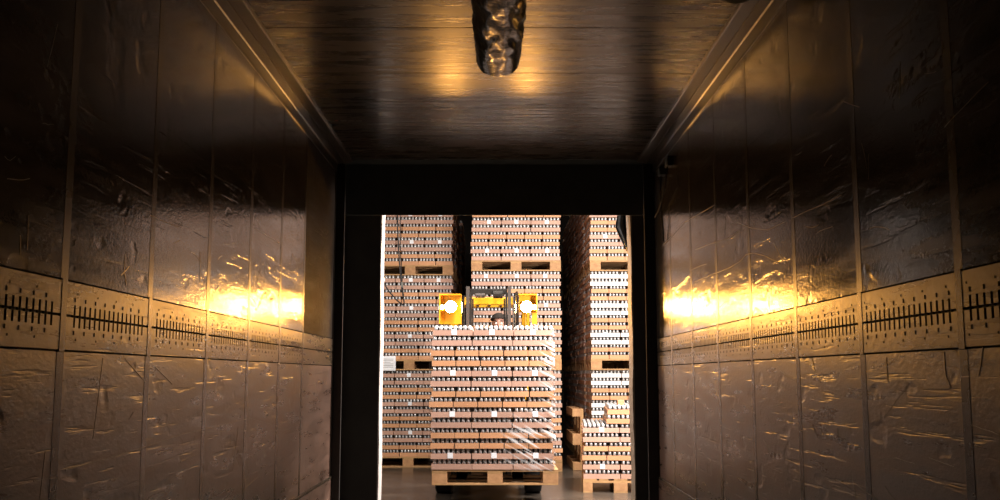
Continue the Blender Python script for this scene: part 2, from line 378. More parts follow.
# warehouse shell
struct(MB().box(-7, 7, DY1, 21, -.1, 0).build('warehouse_floor', M['concrete']), 'polished grey brown concrete warehouse floor')
struct(MB().box(-7, 7, DY1, 21, 6.5, 6.6).build('warehouse_ceiling', M['whceil']), 'grey warehouse ceiling')
struct(MB().box(-7.1, -7, DY0, 21, 0, 6.5).build('wall_warehouse_left', M['whwall']), 'grey warehouse side wall far left')
struct(MB().box(7, 7.1, DY0, 21, 0, 6.5).build('wall_warehouse_right', M['whwall']), 'grey warehouse side wall far right')
struct(MB().box(-7, 7, 21, 21.1, 0, 6.5).build('wall_back', M['darkbrown']), 'dark warehouse back wall behind the stacks')
spots = ('over the right hand stacks', 'just inside the loading door', 'added as unseen fill on the far left', 'added as unseen fill on the far right')
for ((x, y, z), size, watt, col), where in zip(LUMINAIRES, spots):
    t = tag(empty('luminaire', (x, y, z)), 'white hanging luminaire ' + where, 'lamp', 'warehouse luminaires')
    MB().prism([(-.16, 0), (-.06, .09), (.06, .09), (.16, 0), (.15, 0), (.055, .08), (-.055, .08), (-.15, 0)], 'x', -size/2, size/2).build('reflector', M['lampwhite'], t)
    for yy in (-.05, .05): MB().cyl((-size/2+.02, yy, .045), (size/2-.02, yy, .045), .016, n=8).build('tube', M['tube'], t)
    for xx in (-size*.4, size*.4): MB().cyl((xx, 0, .085), (xx, 0, 6.5-z), .006, n=6).build('hanger', M['darksteel'], t)
    ld = bpy.data.lights.new('luminaire_light', 'AREA'); ld.shape = 'RECTANGLE'; ld.size = size; ld.size_y = .28; ld.energy = watt; ld.color = col
    lo = bpy.data.objects.new('luminaire_light', ld); C.objects.link(lo); lo.parent = t; lo.location = (0, 0, -.01)

for k, (pos, aim, watt, col) in enumerate(ADDED_DOCK_LIGHTS):
    pv = Vector(pos); d = (Vector(aim)-pv).normalized()
    t = tag(empty('added_fill_light', pos), 'added unseen fill light on a wall arm ' + ('right' if k == 0 else 'left') + ' of the door', 'lamp')
    MB().cyl(d*-.10, d*-.004, .06, .20, n=24).build('lamp_head', M['lampwhite'], t, smooth=False)
    MB().tube([d*-.09, (0, -.2, -.02), (0, DY1-pv.y, -.02)], .018, 8).build('wall_arm', M['darksteel'], t)
    ld = bpy.data.lights.new('added_fill_lamp', 'AREA'); ld.shape = 'DISK'; ld.size = .38; ld.energy = watt; ld.color = col
    lo = bpy.data.objects.new('added_fill_lamp', ld); C.objects.link(lo); lo.parent = t; lo.location = d*.004
    lo.rotation_euler = d.to_track_quat('-Z', 'Y').to_euler()

# ------------------------------------------------------------------ pallets
def pallet_meshes():
    d = {}
    d['top'] = MB().box(-.6, .6, -.0725, .0725, 0, .019).mesh('top_board', [M['wood']])
    d['topn'] = MB().box(-.6, .6, -.05, .05, 0, .019).mesh('top_board', [M['wood']])
    d['str'] = MB().box(-.0725, .0725, -.4, .4, 0, .022).mesh('stringer_board', [M['wood']])
    d['block'] = MB().box(-.0725, .0725, -.0725, .0725, 0, .086).mesh('block', [M['wood_end']], bevel=.002)
    d['blockn'] = MB().box(-.0725, .0725, -.05, .05, 0, .086).mesh('block', [M['wood_end']], bevel=.002)
    d['bot'] = MB().box(-.6, .6, -.05, .05, 0, .017).mesh('bottom_board', [M['wood']])
    d['botc'] = MB().box(-.6, .6, -.0725, .0725, 0, .017).mesh('bottom_board', [M['wood']])
    return d
PM = pallet_meshes()
PIECES = [('top_board', 'top', (0, y, .125)) for y in (-.3275, 0, .3275)] + [('top_board', 'topn', (0, y, .125)) for y in (-.18, .18)]
PIECES += [('stringer_board', 'str', (x, 0, .103)) for x in (-.5275, 0, .5275)]
PIECES += [('block', 'block' if y == 0 else 'blockn', (x, y, .017)) for x in (-.5275, 0, .5275) for y in (-.35, 0, .35)]
PIECES += [('bottom_board', 'bot', (0, -.35, 0)), ('bottom_board', 'botc', (0, 0, 0)), ('bottom_board', 'bot', (0, .35, 0))]
def pallet(loc, rz, label, rx=0.0):
    t = tag(empty('wooden_pallet', loc, rz), label, 'pallet', 'wooden pallets'); t.rotation_euler = (rx, 0, rz)
    for nm, key, p in PIECES: link(nm, PM[key], t, p)
    return t

# ------------------------------------------------------------------ trays of cans
LH = .0975
TMATS = [M['kraft_long'], M['kraft_short'], M['core'], M['can']]
def tray_parts(w, d, ftype, canside=8):
    """Tray body (open carton) and the cans standing in it; front faces -y; ftype 'L' shows the long side."""
    hw, hd, h, t = w/2, d/2, .052, .003
    a, b = (0, 1) if ftype == 'L' else (1, 0)
    body = MB()
    body.box(-hw, hw, -hd, -hd+t, 0, h, a); body.box(-hw, hw, hd-t, hd, 0, h, a)
    body.box(-hw, -hw+t, -hd+t, hd-t, 0, h, b); body.box(hw-t, hw, -hd+t, hd-t, 0, h, b)
    body.box(-hw+t, hw-t, -hd+t, hd-t, 0, .004, b)
    cans = MB(); nx = max(3, round(w/.049)); ny = max(3, round(d/.049)); px, py = (w-.012)/nx, (d-.012)/ny; r = min(px, py)*.36
    cans.box(-hw+px*.95, hw-px*.95, -hd+py*.95, hd-py*.95, .006, .080, 0)
    for i in range(nx):
        for j in range(ny):
            if 0 < i < nx-1 and 0 < j < ny-1: continue
            x, y = -hw+.006+px*(i+.5), -hd+.006+py*(j+.5)
            cans.cyl((x, y, .05), (x, y, .0905), r, n=canside, mat=1)
            cans.cyl((x, y, .0905), (x, y, .0965), r*.86, n=canside, mat=1)
    return body, cans
TCACHE = {}
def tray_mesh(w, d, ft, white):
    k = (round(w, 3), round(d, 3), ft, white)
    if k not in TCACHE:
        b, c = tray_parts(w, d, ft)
        mats = [M['kraft_glare'] if white else M['kraft_long'], M['kraft_short']]
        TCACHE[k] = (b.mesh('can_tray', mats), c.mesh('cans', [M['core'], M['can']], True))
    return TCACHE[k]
LABEL_ME = MB().box(-.026, .026, -.0015, 0, -.026, .026).mesh('sticker', [M['paper']])
STUFF = MB()
SIMPLE = {}
def stuff_tray(x, y, z, w, d, ft, rz=0.0):
    cr, sr = math.cos(rz), math.sin(rz)
    k = (round(w, 3), round(d, 3), ft)
    if k not in SIMPLE:
        m = MB(); hw, hd = w/2, d/2; a, b = (0, 1) if ft == 'L' else (1, 0)
        m.box(-hw, hw, -hd, hd, 0, .052, 0, [a, a, a, b, a, b])
        m.box(-hw+.03, hw-.03, -hd+.03, hd-.03, .05, .08, 2)
        nx = max(3, round(w/.049)); ny = max(3, round(d/.049)); px, py = (w-.012)/nx, (d-.012)/ny; r = min(px, py)*.36
        for i in range(nx):
            for j in range(ny):
                if 0 < i < nx-1 and 0 < j < ny-1: continue
                xx, yy = -hw+.006+px*(i+.5), -hd+.006+py*(j+.5)
                m.cyl((xx, yy, .05), (xx, yy, .0955), r, n=6, mat=3)
        SIMPLE[k] = m
    m = SIMPLE[k]; b0 = len(STUFF.v)
    STUFF.v += [(vx*cr-vy*sr+x, vx*sr+vy*cr+y, vz+z) for vx, vy, vz in m.v]
    STUFF.f += [tuple(b0+i for i in f) for f in m.f]; STUFF.m += m.m
FRONT = (427, 323, 561, 500)        # part of the view covered by the forklift's load
def in_view(px, py, behind_front=True, behind_right=False):
    if not (382 < px < 632 and 214 < py < 499): return False
    if behind_front and FRONT[0] < px < FRONT[2] and py > FRONT[1]: return False
    if behind_right and px > 583 and py > 424: return False
    return True
ORD = ['', 'first', 'second', 'third', 'fourth', 'fifth', 'sixth', 'seventh', 'eighth', 'ninth', 'tenth', 'eleventh', 'twelfth', 'thirteenth', 'fourteenth']
NTRAY = [0]
def load(cx, yf, z0, W, D, pattern, where, group, top_count=False, seed=0, check=lambda px, py: True, white=False, skip=lambda li, i, r: False, no_stuff_rows=99, rot=0.0):
    """Lay a load of trays: pattern = list of (type, labelled) from the bottom up. Trays that the photograph shows are things; the rest is stuff."""
    rnd = random.Random(seed)
    for li, (ft, lab) in enumerate(pattern):
        n = round(W/(.4 if ft == 'L' else .24)) if W > 1 else (2 if ft == 'L' else 3)
        rows = round(D/(.267 if ft == 'L' else .4)) if D < 1 else (5 if ft == 'L' else 3)
        w, d = W/n, D/rows; z = z0 + li*LH; off = rnd.gauss(0, .006)
        for i in range(n):
            for r in range(rows):
                if skip(li, i, r) or r >= no_stuff_rows: continue
                x = cx - W/2 + w*(i+.5) + off; y = yf + d*(r+.5)
                if rot:
                    ax, ay = x-(cx-W/2), y-yf; x = cx-W/2 + ax*math.cos(rot)-ay*math.sin(rot); y = yf + ax*math.sin(rot)+ay*math.cos(rot)
                shown = False
                if r == 0:
                    for fx in (-.46, -.2, .1, .46):
                        for fz in (.2, .5, .8):
                            px, py = project(x+fx*w, yf, z+LH*fz)
                            if check(px, py): shown = True
                if not shown:
                    stuff_tray(x, y, z, w-.0004, d-.006, ft, rot); continue
                bm_, cm_ = tray_mesh(w-.008, d-.006, ft, white and ft == 'L')
                o = link('can_tray', bm_, None, (x + rnd.gauss(0, .0015), y + rnd.gauss(0, .003), z)); o.rotation_euler.z = rot + rnd.gauss(0, .004)
                c = link('cans', cm_, o); tag(c, kind='stuff')
                if lab and i < n - (1 if n == 2 else 0) + (1 if n == 2 else 0):
                    link('sticker', LABEL_ME, o, (rnd.gauss(.012, .012), -d/2+.002, .033))
                pos = ('leftmost', 'middle', 'rightmost')[i] if n == 3 else (('leftmost', 'second from left', 'middle', 'second from right', 'rightmost')[i] if n == 5 else ('left', 'right')[i])
                if top_count: lay = 'top layer' if li == len(pattern)-1 else ORD[len(pattern)-li] + ' layer down'
                else: lay = 'bottom layer' if li == 0 else ORD[li+1] + ' layer up'
                kind = 'stickered tray' if lab else ('tray')
                tag(o, f'{kind} of cans, {pos}, {lay}, {where}', 'tray', group)
                NTRAY[0] += 1
Lp, Ll, Sp = ('L', False), ('L', True), ('S', False)
PF = [Lp, Ll, Sp, Sp]*3 + [Lp, Ll]          # load on the forklift
PA = [Sp, Sp, Lp, Ll]*3                     # most stored loads
PB = [Lp, Ll, Sp, Sp]*3

# pallet on the forks
FX, FY, FZ = -.018, 9.68, .215
pallet((FX, FY+.4, FZ), 0, 'wooden pallet carried on the forklift, under the nearest load')
load(FX-.030, FY-.01, FZ+.145, 1.175, .80, PF, 'on the forklift pallet', 'trays on the forklift pallet', True, 1, lambda px, py: True)
# stored block stacks: columns three pallets high
TIER = .144 + 12*LH
COLS = [('left', -1.215, 13.90, (PA, PA, PA)), ('centre', .255, 13.32, (PA, PA, PB)), ('right', 1.845, 13.32, (PA, PA, PA))]
TN = ('bottom', 'middle', 'upper')
for name, cx, yf, pats in COLS:
    for t in range(3):
        z = t*TIER + .002*t
        pallet((cx, yf+.4, z), 0, f'wooden pallet under the {TN[t]} tier of the {name} stack')
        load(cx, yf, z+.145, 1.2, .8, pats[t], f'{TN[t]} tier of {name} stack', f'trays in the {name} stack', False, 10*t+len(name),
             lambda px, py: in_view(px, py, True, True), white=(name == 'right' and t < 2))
# ranks behind the front ones: only what lines the dark gaps
def wood_stuff(cx, y0, z):
    for nm, key, p in PIECES:
        me = PM[key]; xs = [v.co.x for v in me.vertices]; ys = [v.co.y for v in me.vertices]; zs = [v.co.z for v in me.vertices]
        STUFF.box(cx+p[0]+min(xs), cx+p[0]+max(xs), y0+.4+p[1]+min(ys), y0+.4+p[1]+max(ys), z+p[2]+min(zs), z+p[2]+max(zs), 4)
for name, cx, yf, pats in COLS:
    for rank in range(1, 7):
        y0 = yf + rank*.87 + random.uniform(-.02, .02); dx = random.gauss(0, .018)
        for t in range(3):
            z = t*TIER + .002*t; wood_stuff(cx+dx, y0, z)
            for li, (ft, lab) in enumerate(pats[t]):
                n, rows = (3, 3) if ft == 'L' else (5, 2)
                ww, dd = 1.2/n, .8/rows
                for i in {'left': [n-1], 'centre': [0, n-1], 'right': [0]}[name]:
                    for r in range(rows):
                        stuff_tray(cx+dx-.6+ww*(i+.5)+random.gauss(0, .006), y0+dd*(r+.5), z+.145+li*LH, ww-.005, dd-.005, ft)
# low half-used load on the right, short side towards the door
RX0, RY = .925, 10.95
RR = -math.radians(4.2)
pallet((RX0 + .4*math.cos(RR)-.6*math.sin(RR), RY + .4*math.sin(RR)+.6*math.cos(RR), 0), PI/2+RR, 'wooden pallet under the low half used load on the right')
def right_skip(li, i, r): return li >= 6 and (i == 0)
load(RX0+.4, RY, .145, .8, 1.2, [Lp, Ll, Sp, Sp, Lp, Ll, Sp, Sp], 'low right load', 'trays in the low right load', False, 77, lambda px, py: 380 < px < 634, skip=right_skip, rot=RR)
bx = MB().box(0, .07, 0, .10, 0, .055).build('small_carton', M['kraft_short'], bevel=.002, loc=(1.31, RY+.01, .145+8*LH))
tag(bx, 'small orange carton on top of the low right load', 'carton')
# pallet standing on its edge in the gap
p = pallet((1.005, 14.06, .402), 0, 'wooden pallet standing on edge in the gap beside the right stack')
p.rotation_euler = Matrix(((0, 0, 1), (1, 0, 0), (0, 1, 0))).to_euler()
so = STUFF.build('stacked_can_trays', [M['kraft_long'], M['kraft_short'], M['core'], M['can'], M['wood']])
tag(so, 'rows of canned food trays hidden behind the front of the stacks', 'trays', kind='stuff')

# film wrapped round the forklift's load
def film():
    m = MB(); e = .012
    x0, x1, y0, y1 = FX-.030-.5875-e, FX-.030+.5875+e, FY-.01-e, FY+.79+e
    zb, zt = FZ+.13, FZ+.145+14*LH-.03
    per = []
    def seg(a, b, n):
        for i in range(n): per.append((a[0]+(b[0]-a[0])*i/n, a[1]+(b[1]-a[1])*i/n))
    seg((x0, y0), (x1, y0), 48); seg((x1, y0), (x1, y1), 30); seg((x1, y1), (x0, y1), 20); seg((x0, y1), (x0, y0), 20)
    N = len(per); R = 56; cre = []
    for j in range(R+1):
        z = zb + (zt-zb)*j/R
        for i, (x, y) in enumerate(per):
            q = x*.88 - z*.47; s = x*.47 + z*.88
            a = noise.noise(Vector((q*2, s*14, y*2)))*.006
            ox = (1 if abs(x-x1) < 1e-6 else -1 if abs(x-x0) < 1e-6 else 0); oy = (-1 if abs(y-y0) < 1e-6 else 1 if abs(y-y1) < 1e-6 else 0)
            m.v.append((x + ox*(a+.004), y + oy*(a+.004), z))
            u = (x-x0)/(x1-x0)
            low = max(0, 1-abs(z-.62)/.33)*max(0, min(1, (u-.55)/.3)); hi = max(0, min(1, (u-.86)/.12))*(.9 if z > 1.0 else .55)
            cre.append(min(1, max(low*1.3, hi*1.1)))
    for j in range(R):
        for i in range(N):
            i2 = (i+1) % N; m.f.append((j*N+i, j*N+i2, (j+1)*N+i2, (j+1)*N+i)); m.m.append(0)
    o = m.build('stretch_film', M['wrap'], smooth=True)
    at = o.data.attributes.new('crease_glare', 'FLOAT', 'POINT'); at.data.foreach_set('value', cre)
    return tag(o, 'clear creased stretch film wrapped round the forklift load', 'film')
film()

# notice taped on the left stack
n_ = tag(empty('paper_notice', (-1.50, 13.862, 1.31+.10)), 'white paper notice taped on the left stack', 'notice')
MB().box(-.105, .105, 0, .002, -.10, .10).build('sheet', M['paper'], n_)
pm = MB()
for k in range(6): pm.box(-.08, .08-random.uniform(0, .06), -.0006, 0, .055-k*.022, .060-k*.022)
tag(pm.build('print_lines', M['greyprint'], n_), kind='stuff')

# ------------------------------------------------------------------ forklift
KX = -.09
fk = tag(empty('forklift', (KX, 10.98, 0)), 'yellow forklift with two glowing work lamps behind the nearest load', 'forklift')
for s in (-1, 1):
    mini('mast_rail', M['steel'], fk, (s*.222-.018, s*.222+.018, -.33, -.24, .12, 2.19))
    mini('inner_mast_rail', M['darksteel'], fk, (s*.190-.011, s*.190+.011, -.32, -.25, .10, 2.13))
    MB().cyl((s*.275, -.22, .25), (s*.275, -.22, 1.45), .035, n=14).cyl((s*.275, -.22, 1.45), (s*.275, -.22, 2.10), .018, n=12, mat=1).build('lift_cylinder', [M['darksteel'], M['chrome']], fk)
    mini('lift_chain', M['darksteel'], fk, (s*.168-.008, s*.168+.008, -.30, -.285, .5, 2.06))
mini('mast_crossbar', M['darksteel'], fk, (-.20, .20, -.31, -.26, 2.105, 2.165), bevel=.004)
mini('mast_crossbar', M['darksteel'], fk, (-.20, .20, -.31, -.26, .35, .43), bevel=.004)
MB().cyl((.05, -.285, 2.11), (.15, -.285, 2.11), .045, n=16).build('chain_sheave', M['darksteel'], fk)
MB().cyl((-.14, -.285, 2.10), (-.04, -.285, 2.10), .03, n=16).build('chain_sheave', M['steel'], fk)
MB().tube([(.26, -.20, 1.1), (.27, -.20, 1.7), (.275, -.2, 2.0), (.285, -.21, 2.12), (.30, -.2, 2.14), (.315, -.18, 2.08), (.31, -.1, 1.7), (.3, .1, .9)], .016, 8).build('hydraulic_hose', M['cable'], fk)
mini('carriage', M['darksteel'], fk, (-.46, .46, -.395, -.355, .30, .40), (-.46, .46, -.395, -.355, .62, .72), (-.16, -.12, -.38, -.34, .30, .72), (.12, .16, -.38, -.34, .30, .72))
for s in (-1, 1):
    MB().prism([(-.40, .66), (-.44, .66), (-.44, .27), (-1.25, .252), (-1.25, .262), (-.44, .312), (-.40, .312)], 'x', s*.27+.09-.07-.05, s*.27+.09-.07+.05).build('fork', M['darksteel'], fk)
# chassis, counterweight, hood
MB().prism([(-.18, .30), (-.20, .55), (-.16, .70), (.05, .72), (.35, .48), (.35, .40), (1.3, .40), (1.3, .22), (-.12, .22)], 'x', -.36, .36).build('chassis', M['yellow'], fk, bevel=.01)
MB().prism([(.55, .40), (.55, 1.02), (.70, 1.06), (1.30, 1.06), (1.30, .40)], 'x', -.40, .40).build('engine_hood', M['yellow'], fk, bevel=.02)
MB().prism([(1.31, .25), (1.31, 1.05), (1.80, 1.02), (1.95, .85), (1.97, .45), (1.88, .25)], 'x', -.50, .50).build('counterweight', M['darksteel'], fk, bevel=.03)
mini('dashboard', M['darksteel'], fk, (-.34, .34, -.10, .06, .72, 1.12), bevel=.02)
mini('seat_cushion', M['seatv'], fk, (-.23, .23, .68, 1.14, 1.065, 1.16), bevel=.03)
mini('seat_back', M['seatv'], fk, (-.23, .23, 1.14, 1.24, 1.10, 1.58), bevel=.03)
MB().cyl((0, .02, 1.05), (0, .30, 1.30), .022, n=10).build('steering_column', M['darksteel'], fk)
ring = MB(); pts = []
for k in range(25):
    t = 2*PI*k/24; pts.append((.15*math.cos(t), .30+.10*math.sin(t), 1.31+.11*math.sin(t)))
ring.tube(pts, .013, 8); ring.cyl((-.15, .30, 1.31), (.15, .30, 1.31), .01, n=6)
ring.build('steering_wheel', M['seatv'], fk, smooth=True)
for s in (-1, 1):
    MB().tube([(s*.40, -.05, .70), (s*.41, -.02, 1.3), (s*.42, .08, 2.07)], .03, 8).build('guard_pillar', M['yellow'], fk)
    MB().tube([(s*.40, 1.25, 1.04), (s*.41, 1.22, 1.5), (s*.42, 1.10, 2.07)], .03, 8).build('guard_pillar', M['yellow'], fk)
    mini('roof_side_beam', M['yellow'], fk, (s*.42-.03, s*.42+.03, .05, 1.15, 2.06, 2.12), bevel=.006)
mini('roof_front_beam', M['yellow'], fk, (-.39, .39, .04, .10, 2.02, 2.10), bevel=.006)
mini('roof_rear_beam', M['yellow'], fk, (-.39, .39, 1.09, 1.15, 2.06, 2.12), bevel=.006)
for k in range(5): mini('roof_bar', M['darksteel'], fk, (-.28+k*.14-.014, -.28+k*.14+.014, .10, 1.09, 2.075, 2.105))
for (x, y, r, wd) in ((-.475, 0, .33, .18), (.475, 0, .33, .18), (-.42, 1.42, .26, .15), (.42, 1.42, .26, .15)):
    prof = [(-wd/2, .55*r), (-wd/2, .93*r), (-wd*.42, r), (wd*.42, r), (wd/2, .93*r), (wd/2, .55*r)]
    m = MB(); N = 28
    for k in range(N):
        t = 2*PI*k/N
        for (a, b) in prof: m.v.append((x+a, y+b*math.cos(t), r+b*math.sin(t)))
    q = len(prof)
    for k in range(N):
        for j in range(q):
            j2 = (j+1) % q; k2 = (k+1) % N; m.f.append((k*q+j, k*q+j2, k2*q+j2, k2*q+j)); m.m.append(0)
    ty = m.build('wheel', M['tyre'], fk)
    MB().cyl((x-wd*.4, y, r), (x+wd*.4, y, r), .56*r, n=20).cyl((x-wd*.46, y, r), (x+wd*.46, y, r), .18*r, n=12).build('rim', M['yellow'], ty)
# lamps on brackets in front of the guard pillars
for s in (-1, 1):
    x = s*.412; y = -.12; z = 1.985
    hb = MB()
    hb.box(x-.125, x+.115, y+.06, y+.075, 1.80, 2.125); hb.box(x-.125, x+.115, y-.03, y+.06, 2.11, 2.125)
    if s < 0: hb.box(x-.125, x-.113, y-.03, y+.06, 1.80, 2.11)
    else: hb.box(x+.103, x+.115, y-.03, y+.06, 1.80, 2.11)
    if s > 0:
        hb.v = []; hb.f = []; hb.m = []
        hb.box(x-.115, x+.115, y+.06, y+.075, 1.93, 2.125); hb.box(x-.115, x+.115, y-.03, y+.06, 2.11, 2.125)
        hb.box(x+.06, x+.115, y+.05, y+.062, 1.80, 1.94); hb.box(x+.103, x+.115, y-.03, y+.06, 1.93, 2.11)
    lb = hb.build('lamp_bracket', M['yellow'], fk)
    MB().cyl((x, y+.06, z), (x, y-.005, z), .045, .068, n=24, cap=False).cyl((x, y-.005, z), (x, y-.02, z), .068, .066, n=24, cap=False).build('lamp_shell', M['darksteel'], lb, smooth=True)
    m = MB(); N = 24; m.v.append((x, y-.022, z))
    for R in (1, 2, 3):
        rr = .062*R/3
        for k in range(N): m.v.append((x+rr*math.cos(2*PI*k/N), y-.022+.010*(R/3)**2, z+rr*math.sin(2*PI*k/N)))
    for k in range(N):
        k2 = (k+1) % N; m.f.append((0, 1+k2, 1+k)); m.m.append(0)
        for R in (0, 1): m.f.append((1+R*N+k, 1+R*N+k2, 1+(R+1)*N+k2, 1+(R+1)*N+k)); m.m.append(0)
    le = m.build('lamp_lens', M['lens'], lb, smooth=True); tag(le, 'glowing round headlamp lens')
    x2 = x + s*.093 + (0 if s < 0 else -.005)
    MB().cyl((x2, y+.055, z-.005), (x2, y-.005, z-.005), .026, n=16, capmat=1).build('side_lamp', [M['darksteel'], M['pilot']], lb)

# ------------------------------------------------------------------ driver
def skin_mesh(J, E, R, name, sub=2):
    me = bpy.data.meshes.new(name); me.from_pydata(J, E, []); o = bpy.data.objects.new(name, me); C.objects.link(o)
    md = o.modifiers.new('skin', 'SKIN'); md.use_smooth_shade = True
    sv = me.skin_vertices[0].data if me.skin_vertices else None
    if sv is None:
        bm = bmesh.new(); bm.from_mesh(me); bm.verts.layers.skin.verify(); bm.to_mesh(me); bm.free(); sv = me.skin_vertices[0].data
    for k, r in enumerate(R): sv[k].radius = (r, r) if not isinstance(r, tuple) else r; sv[k].use_root = (k == 0)
    ss = o.modifiers.new('sub', 'SUBSURF'); ss.levels = ss.render_levels = sub
    dg = bpy.context.evaluated_depsgraph_get(); res = bpy.data.meshes.new_from_object(o.evaluated_get(dg))
    bpy.data.objects.remove(o); return res
def driver():
    t = tag(empty('person', (KX+.11, 11.90, 1.135)), 'person in a dark knit cap driving the forklift, seated behind the nearest load', 'person')
    J = [(0,.0,.10),(0,.02,.28),(0,.02,.42),(0,0,.53),(0,-.02,.61)]; E = [(0,1),(1,2),(2,3),(3,4)]; R = [(.15,.12),(.14,.11),(.16,.12),(.10,.08),.052]
    arms, legs = {}, {}
    for s in (-1, 1):
        b = len(J); J += [(s*.17,0,.49),(s*.23,-.13,.27),(s*.13,-.40,.22),(s*.125,-.47,.225)]; R += [.058,.046,.034,.030]
        E += [(3,b),(b,b+1),(b+1,b+2),(b+2,b+3)]
        h = b+3
        for k in range(4):                                   # fingers closed round the wheel
            q = len(J); zx = s*(.155-.02*k); L = (.9,1,.95,.78)[k]
            J += [(zx,-.525,.245),(zx,-.525-.032*L,.235),(zx,-.525-.030*L,.205),(zx,-.520-.010*L,.192)]
            R += [.0125,.0095,.009,.0085]; E += [(h,q),(q,q+1),(q+1,q+2),(q+2,q+3)]
        q = len(J); J += [(s*.105,-.49,.215),(s*.09,-.515,.195),(s*.092,-.54,.188)]; R += [.013,.0105,.0095]; E += [(h,q),(q,q+1),(q+1,q+2)]
        b = len(J); J += [(s*.10,-.05,.085),(s*.13,-.42,.10),(s*.13,-.50,-.32),(s*.13,-.60,-.36)]; R += [.085,.062,.045,.038]
        E += [(0,b),(b,b+1),(b+1,b+2),(b+2,b+3)]
    body = skin_mesh(J, E, R, 'body', 1)
    bm = bmesh.new(); bm.from_mesh(body)
    hc = Vector((0, -.045, .715))
    r = bmesh.ops.create_uvsphere(bm, u_segments=28, v_segments=20, radius=1)
    for v in r['verts']:
        c = v.co.copy(); x, y, z = c.x*.077, c.y*.098, c.z*.118
        if z < 0: x *= 1 - .30*(-c.z)**1.5; y = y*(1 - .18*(-c.z)) - .010*(-c.z)
        if c.y < -.5 and abs(c.z) < .25: y += .008*(1-abs(c.z)/.25)*(1 if abs(c.x) > .2 else 0)      # eye sockets
        v.co = hc + Vector((x, y, z))
    def ball(c, rad):
        q = bmesh.ops.create_uvsphere(bm, u_segments=14, v_segments=10, radius=1)
        for v in q['verts']: v.co = Vector((v.co.x*rad[0], v.co.y*rad[1], v.co.z*rad[2])) + hc + Vector(c)
    ball((0,-.103,-.022), (.014,.020,.022)); ball((0,-.095,.002), (.009,.010,.028))                # nose
    for s in (-1, 1): ball((s*.077,.010,-.012), (.010,.020,.032))                                   # ears
    ball((0,-.088,-.064), (.026,.010,.006)); ball((0,-.086,-.076), (.023,.010,.007))                # lips
    bm.to_mesh(body); bm.free()
    o = link('body', body, t); body.materials.clear(); body.materials.append(M['skin'])
    rm = o.modifiers.new('join', 'REMESH'); rm.mode = 'VOXEL'; rm.voxel_size = .009; rm.use_smooth_shade = True
    sm = o.modifiers.new('smooth', 'SMOOTH'); sm.factor = .5; sm.iterations = 2
    for s in (-1, 1):
        MB().cyl(hc + Vector((s*.031,-.094,.004)), hc + Vector((s*.031,-.088,.004)), .009, .012, n=12).build('eye', M['eye'], t)
        MB().tube([hc + Vector((s*.016,-.099,.027)), hc + Vector((s*.033,-.097,.033)), hc + Vector((s*.052,-.082,.028))], .0045, 6).build('eyebrow', M['hairdark'], t)
    cap = MB(); N, Q = 28, 9
    for j in range(Q):
        a = (PI/2)*j/(Q-1)*.98
        for k in range(N):
            u = 2*PI*k/N
            base = .052 + .010*math.sin(u) if True else 0
            cap.v.append((hc.x + .089*math.cos(a)*math.cos(u), hc.y+.004 + .110*math.cos(a)*math.sin(u), hc.z + .050 - .018*math.sin(u)*math.cos(a) + .080*math.sin(a)))
    for j in range(Q-1):
        for k in range(N):
            k2 = (k+1) % N; cap.f.append((j*N+k, j*N+k2, (j+1)*N+k2, (j+1)*N+k)); cap.m.append(0)
    cap.f.append(tuple((Q-1)*N+k for k in range(N))); cap.m.append(0)
    pts = [(hc.x+.090*math.cos(2*PI*k/24), hc.y+.004+.111*math.sin(2*PI*k/24), hc.z+.052-.018*math.sin(2*PI*k/24)) for k in range(25)]
    cap.tube(pts, .011, 6)
    cap.build('knit_cap', M['beanie'], t, smooth=True)
    jk = skin_mesh([(0,.0,.06),(0,.0,.12),(0,.02,.28),(0,.02,.42),(0,0,.53),(0,-.01,.575)] + [p for s in (-1,1) for p in ((s*.17,0,.49),(s*.23,-.13,.27),(s*.135,-.385,.222))],
                   [(0,1),(1,2),(2,3),(3,4),(4,5),(4,6),(6,7),(7,8),(4,9),(9,10),(10,11)],
                   [(.185,.165),(.185,.155),(.165,.135),(.18,.135),(.12,.095),.066,.074,.060,.046,.074,.060,.046], 'jacket')
    jk.materials.clear(); jk.materials.append(M['jacket']); link('jacket', jk, t)
    tr = skin_mesh([(0,.0,.10),(0,0,.14)] + [p for s in (-1,1) for p in ((s*.10,-.05,.085),(s*.13,-.42,.10),(s*.13,-.495,-.28))],
                   [(0,1),(0,2),(2,3),(3,4),(0,5),(5,6),(6,7)], [(.185,.160),(.180,.150),.105,.076,.062,.098,.076,.062], 'trousers')
    tr.materials.clear(); tr.materials.append(M['trousers']); link('trousers', tr, t)
    for s in (-1, 1):
        sh = skin_mesh([(s*.13,-.50,-.33),(s*.13,-.56,-.365),(s*.13,-.68,-.38)], [(0,1),(1,2)], [.052,.05,.042], 'shoe', 1)
        sh.materials.clear(); sh.materials.append(M['shoe']); link('shoe', sh, t)
driver()

